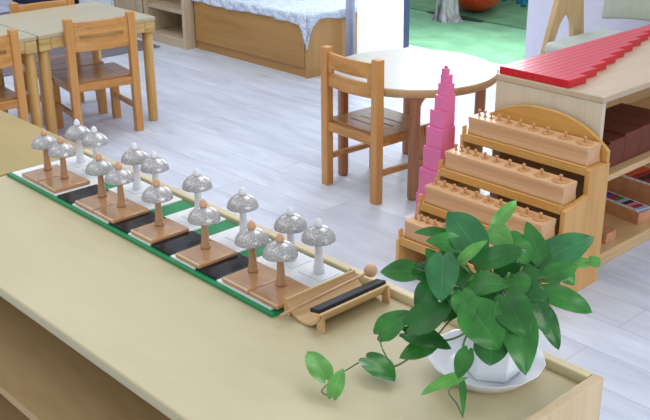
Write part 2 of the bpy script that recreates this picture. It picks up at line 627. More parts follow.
curtain('curtain', 'curtain_grey', -3.968, -3.886, 3.875, 0.03, 2.5, 1, 0.012, 0.0, 'narrow grey curtain edge between the oak bench and white curtain', 2)
curtain('curtain', 'curtain', -3.892, -3.588, 3.865, 0.03, 2.5, 3, 0.022, 0.16, 'white floor length curtain hanging beside the open garden door', 4)
b = MB(); b.tube([(-4.1, 3.87, 2.53), (-3.0, 3.87, 2.53)], 0.014)
b.tube([(-4.05, 3.87, 2.53), (-4.05, WY, 2.53)], 0.008).tube([(-3.05, 3.87, 2.53), (-3.05, WY, 2.53)], 0.008)
tag(b.build('curtain_rail', 'slate'), 'dark curtain rail above the garden door', 'rail')

# ================================================================ near work shelf
SX0, SX1, SY0, SY1, SH = -2.116, -0.633, 0.653, 1.157, 0.60


def low_shelf(x0, x1, y0, y1, mat_top, lip, label, name='low_shelf', group=None):
    t = thing(name, label, 'shelf', ((x0 + x1) / 2, (y0 + y1) / 2, 0), group=group)
    ox, oy = t.location.x, t.location.y

    def B(n, mt, *bx, bevel=0.003):
        b = MB()
        for q in bx:
            b.box(q[0] - ox, q[1] - ox, q[2] - oy, q[3] - oy, q[4], q[5])
        return b.build(n, mt, t, bevel=bevel)
    th = 0.018
    xe = x1 - th if lip else x1
    B('top', mat_top, (x0, xe, y0, y1 - (th if lip else 0), SH - 0.02, SH), bevel=0.004)
    B('middle_shelf', 'birch_in', (x0 + th, x1 - th, y0 + 0.004, y1 - th, 0.335, 0.353), bevel=0.002)
    B('bottom_shelf', 'birch_in', (x0 + th, x1 - th, y0 + 0.004, y1 - th, 0.05, 0.07))
    B('back_panel', 'birch_in', (x0 + th, x1 - th, y1 - th, y1 - 0.004, 0.05, SH - 0.021))
    top = SH + 0.015 if lip else SH - 0.021
    B('end_panel', 'panel', (x1 - th, x1, y0, y1, 0, top), bevel=0.003)
    B('end_panel', 'panel', (x0, x0 + th, y0 + 0.002, y1, 0, SH - 0.021))
    if lip:
        B('rim', 'birch_edge', (x0 + 0.002, x1 - th - 0.001, y1 - th + 0.0005, y1 + 0.0005, SH - 0.02, SH + 0.015))
    return t


low_shelf(SX0, SX1, SY0, SY1, 'birch', True, 'long birch work shelf holding the bell board and potted plant')
low_shelf(-3.6, -2.124, 0.66, 1.182, 'birch_olive', False, 'yellower birch shelf butted against the left end of the near one')

# ================================================================ bell board
t = thing('bell_board', 'green bell board with white and black key tiles on the birch shelf', 'board', (-1.62, 1.035, SH))
BX0, BX1, BY0, BY1 = -2.108, -1.137, 0.936, 1.136
ox, oy, oz = t.location
b = MB(); b.box(BX0 - ox, BX1 - ox, BY0 - oy, BY1 - oy, 0, 0.007)
b.build('green_base', 'green', t, bevel=0.0015)
whites = [(-2.095, -1.886), (-1.816, -1.672), (-1.595, -1.517), (-1.447, -1.370), (-1.302, -1.149)]
blacks = [(-1.884, -1.818), (-1.670, -1.597), (-1.515, -1.449), (-1.368, -1.304)]
for x0, x1 in whites:
    n = 2 if x1 - x0 > 0.1 else 1
    w = (x1 - x0) / n
    for k in range(n):
        xl, xr = x0 + k * w - ox, x0 + (k + 1) * w - ox
        xb = xl - 0.023 if k == 0 and x0 > -2.05 else xl
        if n == 2 and k == 1:
            xb = xl - 0.0115
        xc = xr - 0.0115 if n == 2 and k == 0 and x0 > -2.05 else xr
        if n == 2 and k == 1 and x0 < -2.05:
            xb = xl
        b = MB(); b.prism([(xl, 0.944 - oy), (xr - 0.0001, 0.944 - oy), (xr - 0.0001, 1.047 - oy), (xc - 0.0001, 1.047 - oy), (xc - 0.0001, 1.133 - oy), (xb, 1.133 - oy), (xb, 1.047 - oy), (xl, 1.047 - oy)] if xc != xr else [(xl, 0.944 - oy), (xr - 0.0001, 0.944 - oy), (xr - 0.0001, 1.133 - oy), (xb, 1.133 - oy), (xb, 1.047 - oy), (xl, 1.047 - oy)], 'Z', 0.007, 0.0105)
        tag(b.build('white_key', 'white_tile', t, bevel=0.0003, seg=1), 'white key tile')
for x0, x1 in blacks:
    b = MB(); b.box(x0 - ox, x1 - ox, 0.946 - oy, 1.045 - oy, 0.007, 0.0115)
    tag(b.build('black_key', 'black_tile', t, bevel=0.001), 'glossy black key tile')

# ================================================================ bells
def make_bell(kind):
    brown = kind == 'brown'
    t = thing('mushroom_bell', '', 'bell')
    tm, sm, km = ('brown_tile', 'stem', 'bead') if brown else ('white', 'white', 'white')
    h = 0.009 if brown else 0.0012
    up = 0.0 if brown else 0.0075
    rr = 1.0 if brown else 1.1
    b = MB()
    if brown:
        b.box(-0.0387, 0.0387, -0.058, 0.034, 0, h)
    else:
        b.box(-0.030, 0.030, -0.045, 0.005, 0, h)
    b.build('base', tm, t, bevel=0.0032 if brown else 0.0003, seg=3)
    sy = 0.0 if brown else -0.02
    sx = -0.018 if brown else 0.0
    b = MB(); b.lathe([(rr * r, h + z) for r, z in ((0.0098, 0), (0.0104, 0.004), (0.0084, 0.007), (0.0092, 0.011), (0.0078, 0.016), (0.0062, 0.045), (0.0056, 0.066), (0.0045, 0.080))], 20, (sx, sy, 0))
    b.build('stem', sm, t)
    z0 = h + 0.0585 + up
    R = 0.0312
    prof = []
    for k in range(13):
        a = math.radians(3 + k * 7.25)
        prof.append((R * math.cos(a) if k < 12 else 0.002, z0 + 0.0258 * math.sin(a)))
    inner = [(r * 0.95, z - 0.0015) for r, z in reversed(prof[:-1])]
    full = list(reversed([(R * 0.94, z0 + 0.001)] + [(R * 1.01, z0)] + prof))
    b = MB(); b.lathe(full, 36, (sx, sy, 0), caps=False)
    b.lathe([(R * 0.94, z0 + 0.001)] + [(R * 0.9 * math.cos(math.radians(k * 9)) + 0.001, z0 + 0.0015 + 0.025 * math.sin(math.radians(k * 9))) for k in range(10)], 36, (sx, sy, 0), caps=False)
    b.build('bell_dome', 'dome', t)
    zt = z0 + 0.0252
    b = MB(); b.lathe([(0.0035, zt), (0.0068, zt + 0.001), (0.0078, zt + 0.004), (0.0071, zt + 0.0085), (0.0050, zt + 0.0130), (0.0018, zt + 0.0162)], 18, (sx, sy, 0))
    b.build('finial', km, t)
    return t


brown0 = make_bell('brown')
white0 = make_bell('white')
zt = SH + 0.0106
bx = [-2.012, -1.934, -1.771, -1.693, -1.552, -1.396, -1.252, -1.174]
pos = ['far left end of the row', 'second from the left end', 'third from the left end', 'fourth from the left end', 'fifth from the left, alone on its key', 'sixth from the left, alone on its key', 'seventh, the left one of the nearest pair', 'nearest the camera, by the wooden beater trough']
for i, x in enumerate(bx):
    o = brown0 if i == 0 else copy_tree(brown0)
    o.location = (x, 1.004, zt)
    o['label'] = 'speckled mushroom bell on brown base, ' + pos[i]
    o['group'] = 'mushroom bells on brown bases'
wx = [-2.038, -1.96, -1.79, -1.713, -1.558, -1.408, -1.266, -1.189]
posw = ['far left end of the back row', 'second from left in back row', 'third from left in back row', 'fourth from left in back row', 'fifth from left in back row', 'sixth from left in back row', 'seventh from left in back row', 'rightmost of the back row']
for i, x in enumerate(wx):
    o = white0 if i == 0 else copy_tree(white0)
    o.location = (x - 0.006, 1.118, zt)
    o['label'] = 'speckled mushroom bell on white stem, ' + posw[i]
    o['group'] = 'mushroom bells on white bases'

# ================================================================ beater trough
t = thing('beater_holder', 'curved plywood trough holding the beater and damper beside the bells', 'holder', (-1.085, 1.047, SH))
# local: trough axis along Y
L0, L1 = -0.088, 0.074
b = MB()
outer, inn = [], []
R = 0.044
for k in range(17):
    a = math.radians(180 + 8 + k * (164 / 16))
    outer.append((R * math.cos(a), 0.038 + 0.85 * R * math.sin(a)))
    inn.append(((R - 0.005) * math.cos(a), 0.038 + 0.85 * (R - 0.005) * math.sin(a)))
b.prism(outer + list(reversed(inn)), 'Y', L0, L1)
b.build('trough', 'holder', t, bevel=0.0008)
for y in (L0 + 0.001, L1 - 0.006):
    b = MB(); b.prism([(0.034, 0.0), (0.050, 0.0), (0.0475, 0.034), (0.041, 0.022), (0.034, 0.013)], 'Y', y, y + 0.005)
    b.build('foot', 'holder', t)
    b = MB(); b.prism([(-0.034, 0.0), (-0.050, 0.0), (-0.0475, 0.034), (-0.041, 0.022), (-0.034, 0.013)], 'Y', y, y + 0.005)
    b.build('foot', 'holder', t)
o = thing('bell_beater', 'wooden stick beater with a round ball head lying in the trough', 'beater', (-1.098, 1.05, SH + 0.0))
b = MB(); b.tube([(-0.012, -0.118, 0.017), (0.004, 0.074, 0.038)], 0.0028, seg=10)
b.build('stick', 'beater', o)
b = MB(); b.lathe([(0.0120 * math.sin(math.radians(k * 18)) + 0.0004, -0.0120 * math.cos(math.radians(k * 18))) for k in range(11)], 20, (0.0045, 0.080, 0.0395))
b.build('ball_head', 'beater', o)
b = MB(); b.box(-0.0115, 0.0115, -0.080, 0.080, -0.0035, 0.0035)
o = b.build('bell_damper', 'black', loc=(-1.062, 1.045, SH + 0.0315), bevel=0.001)
o.rotation_euler = (0.0, math.radians(-12), 0)
tag(o, 'flat black damper bar lying against the right side of the trough', 'damper')

# ================================================================ plant
t = thing('plant_saucer', 'round white scalloped saucer under the pothos pot', 'saucer', (-0.779, 1.059, SH))
b = MB()
seg = 64
rings = []
for r, z in [(0.0, 0.0), (0.058, 0.0), (0.064, 0.003), (0.080, 0.0195), (0.0875, 0.028), (0.0885, 0.0295), (0.0862, 0.0290), (0.077, 0.020), (0.064, 0.0065), (0.056, 0.0042), (0.0, 0.0042)]:
    if r == 0:
        rings.append([b.bm.verts.new((0, 0, z))])
        continue
    ring = []
    for k in range(seg):
        a = 2 * math.pi * k / seg
        rr = r + (0.0010 * math.sin(16 * a) if r > 0.078 else 0)
        ring.append(b.bm.verts.new((rr * math.cos(a), rr * math.sin(a), z)))
    rings.append(ring)
for A, B_ in zip(rings, rings[1:]):
    for k in range(seg):
        k2 = (k + 1) % seg
        if len(A) == 1:
            b.bm.faces.new((A[0], B_[k], B_[k2])).smooth = True
        elif len(B_) == 1:
            b.bm.faces.new((A[k], A[k2], B_[0])).smooth = True
        else:
            b.bm.faces.new((A[k], A[k2], B_[k2], B_[k])).smooth = True
o = b.build('dish', 'ceramic', t)

PX, PY = -0.774, 1.068
plant = thing('potted_pothos', 'leafy green pothos in a white faceted pot, trailing over the shelf', 'plant', (PX, PY, SH + 0.0045))
ox, oy, oz = plant.location
b = MB()
rot = math.atan2(-PY, -PX)
def hexring(r, z):
    return [b.bm.verts.new((r * math.cos(rot + math.pi / 6 + k * math.pi / 3), r * math.sin(rot + math.pi / 6 + k * math.pi / 3), z)) for k in range(6)]
rs = [hexring(0.043, 0.0), hexring(0.045, 0.004), hexring(0.055, 0.09), hexring(0.055, 0.094), hexring(0.051, 0.094), hexring(0.049, 0.08)]
for A, B_ in zip(rs, rs[1:]):
    for k in range(6):
        b.bm.faces.new((A[k], A[(k + 1) % 6], B_[(k + 1) % 6], B_[k]))
b.bm.faces.new(list(reversed(rs[0])))
b.bm.faces.new(rs[-1])
b.build('pot', 'ceramic', plant, bevel=0.002)
b = MB(); b.lathe([(0.002, 0.090), (0.025, 0.089), (0.039, 0.085)], 20, caps=True)
b.build('soil', 'soil', plant)


def leaf_into(b, base, tip, n, w, mi, uvl, origin, seed):
    rnd = random.Random(seed)
    base, tip, n = Vector(base) - origin, Vector(tip) - origin, Vector(n)
    ax = tip - base
    Ln = ax.length
    ax.normalize()
    n = (n - ax * n.dot(ax)).normalized()
    sd = ax.cross(n)
    NU, NV = 12, 8
    bow = rnd.uniform(0.06, 0.14) * Ln
    fold = rnd.uniform(0.08, 0.22)
    twist = rnd.uniform(-0.15, 0.15)
    V = []
    for i in range(NU + 1):
        u = i / NU
        # cordate outline: quick swell then long taper to a point
        prof = (math.sin(math.pi * min(1, u * 1.0) ** 0.68)) ** 0.72 if 0 < u < 1 else 0.0
        prof = max(prof, 0.0)
        back = 0.10 * Ln
        row = []
        for j in range(NV + 1):
            v = -1 + 2 * j / NV
            hw = w * 0.5 * prof * 1.12
            lobes = -back * (abs(v) ** 1.5) * (1 - u) ** 3 * 1.2
            if i == 0:
                hw = w * 0.30
                lobes = -back * math.sin(min(1, abs(v) * 1.25) * math.pi * 0.72) * 1.1
            p = base + ax * (u * Ln + lobes) + sd * (v * hw)
            h = bow * math.sin(math.pi * u ** 0.9) - fold * w * 0.5 * (1 - abs(v)) * prof * 0.8 + 0.05 * w * math.sin(u * 9 + v * 2 + seed) * abs(v)
            h -= 0.10 * Ln * max(0, u - 0.75) * 4 * 0.3
            p = p + n * h + n * (twist * v * w * 0.3 * u)
            row.append(b.bm.verts.new(p))
        V.append(row)
    for i in range(NU):
        for j in range(NV):
            vs = (V[i][j], V[i][j + 1], V[i + 1][j + 1], V[i + 1][j])
            f = b.bm.faces.new(vs)
            f.smooth = True
            f.material_index = mi
            for lp, (ii, jj) in zip(f.loops, ((i, j), (i, j + 1), (i + 1, j + 1), (i + 1, j))):
                lp[uvl].uv = (-1 + 2 * jj / NV, ii / NU)


def bez(p0, p1, p2, n=8):
    p0, p1, p2 = Vector(p0), Vector(p1), Vector(p2)
    return [p0 * (1 - t) ** 2 + p1 * 2 * t * (1 - t) + p2 * t * t for t in [k / n for k in range(n + 1)]]


def smooth_path(pts, n=5):
    P = [Vector(p) for p in pts]
    P = [P[0]] + P + [P[-1]]
    out = []
    for i in range(1, len(P) - 2):
        a, b_, c, d = P[i - 1], P[i], P[i + 1], P[i + 2]
        for k in range(n):
            t = k / n
            out.append(0.5 * ((2 * b_) + (c - a) * t + (2 * a - 5 * b_ + 4 * c - d) * t * t + (3 * b_ - a - 3 * c + d) * t ** 3))
    out.append(P[-2])
    return out


LEAFMATS = ['leaf0', 'leaf1', 'leaf2', 'leaf3']
OR = Vector((ox, oy, oz))
LEAVES_m = [
(-0.872, 0.92, 0.683, -0.843, 0.957, 0.719, 0.231, -0.767, 0.598, 0.036, 1),
(-0.87, 1.0, 0.759, -0.915, 0.965, 0.755, 0.425, -0.624, 0.656, 0.032, 1),
(-0.821, 0.998, 0.802, -0.794, 0.965, 0.75, 0.437, -0.633, 0.638, 0.043, 3),
(-0.843, 1.006, 0.747, -0.843, 0.97, 0.713, 0.409, -0.622, 0.668, 0.035, 0),
(-0.827, 0.936, 0.709, -0.786, 0.983, 0.74, 0.328, -0.704, 0.63, 0.041, 0),
(-0.84, 0.942, 0.69, -0.777, 0.972, 0.679, 0.336, -0.417, 0.844, 0.031, 0),
(-0.814, 0.973, 0.668, -0.836, 0.926, 0.656, 0.418, -0.408, 0.811, 0.027, 1),
(-0.753, 0.979, 0.754, -0.697, 0.979, 0.707, 0.556, -0.504, 0.661, 0.057, 1),
(-0.777, 0.99, 0.763, -0.741, 0.965, 0.734, 0.245, -0.551, 0.798, 0.033, 1),
(-0.723, 0.992, 0.71, -0.711, 0.977, 0.676, 0.551, -0.67, 0.498, 0.044, 0),
(-0.723, 1.014, 0.759, -0.705, 0.989, 0.711, 0.602, -0.59, 0.538, 0.024, 1),
(-0.716, 1.032, 0.749, -0.668, 1.003, 0.669, 0.576, -0.597, 0.558, 0.047, 1),
(-0.723, 1.019, 0.766, -0.676, 1.012, 0.723, 0.466, -0.641, 0.61, 0.047, 0),
(-0.711, 1.089, 0.73, -0.67, 1.085, 0.675, 0.642, -0.554, 0.531, 0.027, 0),
(-0.719, 1.105, 0.744, -0.665, 1.159, 0.711, 0.721, -0.361, 0.592, 0.032, 1),
(-0.755, 1.126, 0.763, -0.713, 1.224, 0.799, 0.403, -0.459, 0.792, 0.048, 3),
(-0.708, 1.071, 0.747, -0.682, 1.071, 0.7, 0.755, -0.501, 0.424, 0.03, 0),
(-0.7, 1.189, 0.77, -0.726, 1.158, 0.766, 0.417, -0.459, 0.785, 0.017, 2),
(-0.696, 1.192, 0.768, -0.689, 1.204, 0.776, 0.325, -0.646, 0.691, 0.019, 2),
(-0.723, 1.113, 0.764, -0.694, 1.151, 0.776, 0.434, -0.553, 0.712, 0.027, 1),
(-0.748, 1.138, 0.771, -0.79, 1.154, 0.82, 0.481, -0.621, 0.618, 0.029, 1),
(-0.761, 1.124, 0.772, -0.797, 1.098, 0.817, 0.788, -0.537, 0.301, 0.035, 1),
(-0.822, 1.116, 0.814, -0.82, 1.167, 0.843, 0.609, -0.408, 0.681, 0.019, 2),
(-0.813, 1.095, 0.816, -0.773, 1.099, 0.803, 0.285, -0.65, 0.705, 0.032, 2),
(-0.805, 1.059, 0.794, -0.864, 1.057, 0.843, 0.574, -0.465, 0.674, 0.052, 3),
(-0.86, 1.055, 0.807, -0.903, 1.024, 0.806, 0.409, -0.592, 0.695, 0.015, 1),
(-0.824, 1.044, 0.803, -0.862, 1.007, 0.811, 0.556, -0.424, 0.715, 0.028, 1),
(-0.835, 1.012, 0.77, -0.859, 1.004, 0.8, 0.764, -0.399, 0.507, 0.025, 1),
(-0.789, 1.039, 0.787, -0.74, 1.09, 0.81, 0.324, -0.638, 0.699, 0.032, 0),
(-0.803, 1.012, 0.792, -0.784, 1.051, 0.823, 0.268, -0.677, 0.686, 0.016, 2),
(-0.79, 1.08, 0.776, -0.752, 1.102, 0.772, 0.454, -0.673, 0.584, 0.03, 3),
(-0.784, 1.016, 0.764, -0.73, 1.034, 0.777, 0.054, -0.699, 0.713, 0.034, 1),
(-0.816, 1.021, 0.777, -0.781, 1.013, 0.754, 0.393, -0.514, 0.762, 0.03, 0),
(-0.768, 1.066, 0.767, -0.713, 1.098, 0.776, 0.247, -0.614, 0.749, 0.031, 0),
(-0.75, 1.127, 0.758, -0.731, 1.161, 0.78, 0.292, -0.633, 0.717, 0.032, 0),
(-0.726, 1.156, 0.763, -0.704, 1.166, 0.739, 0.725, -0.493, 0.481, 0.024, 1),
(-0.734, 1.068, 0.762, -0.696, 1.084, 0.747, 0.494, -0.48, 0.725, 0.031, 0),
(-0.874, 0.998, 0.764, -0.852, 1.012, 0.748, 0.698, -0.474, 0.537, 0.024, 0),
(-0.857, 1.037, 0.746, -0.863, 1.01, 0.711, 0.455, -0.74, 0.495, 0.027, 0),
(-0.806, 1.018, 0.729, -0.81, 0.984, 0.704, 0.505, -0.538, 0.675, 0.03, 0),
(-0.827, 1.093, 0.759, -0.852, 1.099, 0.786, 0.553, -0.557, 0.62, 0.032, 0),
(-0.813, 1.125, 0.76, -0.813, 1.153, 0.782, 0.358, -0.559, 0.748, 0.033, 0),
(-0.845, 1.067, 0.773, -0.874, 1.054, 0.776, 0.349, -0.6, 0.72, 0.031, 0),
(-0.759, 1.166, 0.759, -0.734, 1.173, 0.726, 0.707, -0.572, 0.416, 0.028, 0),
(-0.764, 1.037, 0.763, -0.747, 0.995, 0.744, 0.322, -0.287, 0.902, 0.031, 0),
(-0.789, 1.005, 0.756, -0.776, 0.976, 0.737, 0.297, -0.436, 0.85, 0.034, 0),
(-0.743, 1.067, 0.776, -0.718, 1.047, 0.752, 0.305, -0.563, 0.768, 0.037, 1),
(-0.727, 1.084, 0.751, -0.696, 1.082, 0.718, 0.551, -0.615, 0.564, 0.034, 0),
(-0.797, 1.113, 0.791, -0.773, 1.142, 0.798, 0.4, -0.498, 0.769, 0.035, 1),
(-0.841, 1.084, 0.794, -0.856, 1.082, 0.82, 0.633, -0.691, 0.348, 0.032, 0),
(-0.861, 1.017, 0.773, -0.827, 1.012, 0.756, 0.271, -0.601, 0.752, 0.03, 0),
(-0.79, 1.146, 0.754, -0.782, 1.183, 0.774, 0.375, -0.504, 0.778, 0.032, 0)]
LEAVES_l = [
(-0.909, 0.932, 0.622, -0.845, 0.928, 0.612, 0.144, -0.135, 0.98, 0.041, 1),
(-0.905, 0.843, 0.625, -0.964, 0.86, 0.64, 0.202, -0.145, 0.969, 0.033, 2),
(-0.878, 0.832, 0.612, -0.892, 0.866, 0.64, 0.309, -0.526, 0.792, 0.023, 2)]
LEAVES_f = [
(-0.733, 0.954, 0.702, -0.732, 0.932, 0.665, 0.353, -0.805, 0.477, 0.024, 1),
(-0.75, 0.966, 0.645, -0.767, 0.897, 0.64, 0.385, -0.155, 0.91, 0.018, 2),
(-0.751, 0.965, 0.64, -0.705, 0.915, 0.625, 0.187, -0.12, 0.975, 0.01, 1)]
VINE_l = [(-0.749, 0.977, 0.718), (-0.772, 0.973, 0.697), (-0.825, 0.982, 0.66), (-0.858, 0.953, 0.625), (-0.881, 0.951, 0.612), (-0.917, 0.939, 0.612), (-0.919, 0.896, 0.61), (-0.923, 0.863, 0.61)]
VINE_f = [(-0.76, 0.995, 0.714), (-0.745, 0.958, 0.703), (-0.764, 0.983, 0.63), (-0.769, 0.961, 0.615), (-0.746, 0.952, 0.608), (-0.721, 0.935, 0.606)]
SIDE = [[(-0.872, 0.92, 0.682), (-0.856, 0.912, 0.667), (-0.877, 0.956, 0.612)], [(-0.923, 0.863, 0.61), (-0.905, 0.843, 0.625)], [(-0.919, 0.896, 0.61), (-0.909, 0.839, 0.606), (-0.878, 0.832, 0.612)], [(-0.87, 1.0, 0.759), (-0.854, 1.006, 0.741), (-0.805, 0.999, 0.72)], [(-0.698, 1.188, 0.765), (-0.692, 1.148, 0.742), (-0.707, 1.098, 0.713)]]

for i, q in enumerate(LEAVES_m):
    b = MB(); uvl = b.bm.loops.layers.uv.new('UVMap')
    leaf_into(b, q[0:3], q[3:6], q[6:9], q[9], 0, uvl, OR, i + 1)
    b.build('leaf', LEAFMATS[q[10]], plant, recalc=False)
b = MB()
for i, q in enumerate(LEAVES_m):
    rnd = random.Random(i)
    B0 = Vector(q[0:3]) - OR
    root = Vector((rnd.uniform(-0.022, 0.022), rnd.uniform(-0.022, 0.022), 0.094))
    if B0.z < 0.1:
        out = Vector((B0.x, B0.y, 0)).normalized()
        mid = out * 0.06 + Vector((0, 0, 0.145))
    else:
        mid = root * 0.5 + B0 * 0.5 + Vector((0, 0, 0.025))
    b.tube(bez(root, mid, B0), 0.0017, 0.0012, 6)
for k in range(7):
    a = k * 0.9
    b.tube(bez((0.015 * math.cos(a), 0.015 * math.sin(a), 0.09), (0.02 * math.cos(a), 0.02 * math.sin(a), 0.14), (0.035 * math.cos(a + .4), 0.035 * math.sin(a + .4), 0.18)), 0.0026, 0.0018, 6)
b.build('stems', 'vine', plant)
b = MB(); b.tube(bez((-0.03, -0.02, 0.095), (-0.06, -0.06, 0.13), (-0.075, -0.075, 0.118)), 0.003, 0.0015, 5)
b.tube(bez((0.02, -0.03, 0.095), (0.03, -0.035, 0.13), (0.035, -0.02, 0.15)), 0.004, 0.001, 5)
b.tube(bez((0.0, -0.03, 0.095), (0.0, -0.045, 0.13), (-0.012, -0.045, 0.15)), 0.004, 0.001, 5)
b.build('dry_sheaths', 'dry', plant)
for nm, leaves, vine, sides in (('l', LEAVES_l, VINE_l, SIDE[0:3]), ('f', LEAVES_f, VINE_f, [])):
    b = MB(); b.tube([p - OR for p in smooth_path(vine)], 0.0018, 0.0011, 6)
    for s in sides:
        b.tube([p - OR for p in smooth_path(s)], 0.0012, 0.001, 6)
    v = b.build('trailing_vine', 'vine', plant)
    for i, q in enumerate(leaves):
        b = MB(); uvl = b.bm.loops.layers.uv.new('UVMap')
        leaf_into(b, q[0:3], q[3:6], q[6:9], q[9], 0, uvl, OR, i + 60)
        b.build('leaf', LEAFMATS[q[10]], v, recalc=False)

# ================================================================ children's chairs
def make_chair():
    t = thing('child_chair', '', 'chair')
    W = 0.155
    s = 0.0172
    for sx in (-1, 1):
        b = MB(); b.box(sx * (W - s) - s, sx * (W - s) + s, -s, s, 0, 0.560)
        b.build('leg', 'chair_z', t, bevel=0.003)
        b = MB(); b.box(sx * (W - s) - s, sx * (W - s) + s, 0.26 - s, 0.26 + s, 0, 0.252)
        b.build('leg', 'chair_z', t, bevel=0.003)
        b = MB(); b.box(sx * (W - s) - 0.009, sx * (W - s) + 0.009, s - 0.001, 0.26 - s + 0.001, 0.105, 0.127)
        b.build('stretcher', 'chair', t, bevel=0.002)
    b = MB()
    b.box(-W + 0.03, W - 0.03, -0.010, 0.010, 0.228, 0.264)
    b.box(-W + 0.03, W - 0.03, 0.25, 0.27, 0.222, 0.252)
    for sx in (-1, 1):
        b.box(sx * (W - s) - 0.010, sx * (W - s) + 0.010, 0.0178, 0.2422, 0.224, 0.255)
    b.build('apron', 'chair', t, bevel=0.002)
    # slotted seat
    xs = [-W, -0.09, -0.055, 0.055, 0.09, W]
    ys = [0.016, 0.08, 0.086, 0.13, 0.136, 0.18, 0.186, 0.285]
    b = MB(); b.grid(xs, ys, lambda x, y: (x, y, 0.2625), skip={(1, 1), (2, 1), (3, 1), (2, 3), (1, 3), (3, 3), (1, 5), (2, 5), (3, 5)}, smooth=False)
    b.build('seat', 'seat', t, solid=0.013, bevel=0.002)
    # curved slat with a slot
    W2 = W - 0.03
    xs = [-W2, -0.112, -0.095, -0.06, -0.03, 0, 0.03, 0.06, 0.095, 0.112, W2]
    zs = [0.41, 0.44, 0.466, 0.482, 0.512, 0.542]
    b = MB(); b.grid(xs, zs, lambda x, z: (x, -0.018 * (1 - (x / W2) ** 2), z), skip={(i, 2) for i in range(2, 8)}, smooth=False)
    b.build('backrest', 'chair', t, solid=0.014, bevel=0.002)
    return t


CH0 = make_chair()
chairs = [((-2.555, 2.524), -0.05, 'small honey pine chair drawn up to the pale round table'),
          ((-3.858, 2.236), math.pi / 2 - 0.15, 'small pine chair with its slotted back to us at the left table'),
          ((-4.472, 2.285), -math.pi / 2 - 0.08, 'small pine chair on the far side of the left rectangular table'),
          ((-3.855, 1.675), math.pi / 2 - 0.06, 'small pine chair cut off by the left edge of the photo')]
for i, (xy, rz, lab) in enumerate(chairs):
    o = CH0 if i == 0 else copy_tree(CH0)
    o.location = (xy[0], xy[1], 0)
    o.rotation_euler = (0, 0, rz)
    o['label'] = lab
    o['group'] = 'small pine chairs'
    if i == 1:
        o.scale = (1.07, 1, 1)
    if i == 0:
        o.scale = (1.04, 1, 1)
    if i == 2:
        o.scale = (1.05, 1, 0.975)

# ================================================================ rectangular tables
def rect_table(x0, x1, y0, y1, label):
    cx, cy = (x0 + x1) / 2, (y0 + y1) / 2
    t = thing('child_table', label, 'table', (cx, cy, 0), group='rectangular pine tables pushed together')
    hx, hy = (x1 - x0) / 2, (y1 - y0) / 2
    b = MB(); b.box(-hx, hx, -hy, hy, 0.487, 0.505)
    b.build('tabletop', 'table_top', t, bevel=0.003)
    b = MB()
    th = 0.02
    b.box(-hx + 0.06, hx - 0.06, -hy + 0.003, -hy + th, 0.438, 0.487).box(-hx + 0.06, hx - 0.06, hy - th, hy - 0.003, 0.438, 0.487)
    b.box(-hx + 0.003, -hx + th, -hy + 0.06, hy - 0.06, 0.438, 0.487).box(hx - th, hx - 0.003, -hy + 0.06, hy - 0.06, 0.438, 0.487)
    b.build('apron', 'table_edge', t, bevel=0.002)
    for sx in (-1, 1):
        for sy in (-1, 1):
            lx, ly = sx * (hx - 0.031), sy * (hy - 0.031)
            b = MB(); b.box(lx - 0.029, lx + 0.029, ly - 0.029, ly + 0.029, 0.432, 0.487)
            b.build('corner_block', 'table_edge', t, bevel=0.006, seg=3)
            b = MB(); b.lathe([(0.022, 0.0), (0.0235, 0.01), (0.0245, 0.432)], 20, (lx, ly, 0))
            b.build('leg', 'table_leg', t)
    return t


rect_table(-4.445, -3.897, 1.955, 2.555, 'rectangular tan topped table nearer the room centre at the upper left')
rect_table(-4.445, -3.897, 1.345, 1.949, 'rectangular tan topped table cut off by the left photo edge')

# ================================================================ round table
RC = (-2.530, 2.843)
t = thing('round_table', 'low round table with a pale top and beech legs', 'table', (RC[0], RC[1], 0))
b = MB(); b.lathe([(0.326, 0.4185), (0.331, 0.422), (0.3315, 0.446), (0.328, 0.4495)], 72)
b.build('edge_band', 'round_edge', t)
b = MB(); b.lathe([(0.3275, 0.4480), (0.3275, 0.4502), (0.326, 0.4508)], 72)
b.build('tabletop', 'round_top', t)
for x, y in ((-2.73, 3.04), (-2.345, 3.04), (-2.345, 2.65), (-2.73, 2.65)):
    lx, ly = x - RC[0], y - RC[1]
    b = MB(); b.lathe([(0.019, 0), (0.0215, 0.01), (0.0215, 0.37), (0.0235, 0.374), (0.026, 0.385), (0.040, 0.407), (0.046, 0.4184)], 24, (lx, ly, 0))
    b.build('leg', 'round_leg', t)

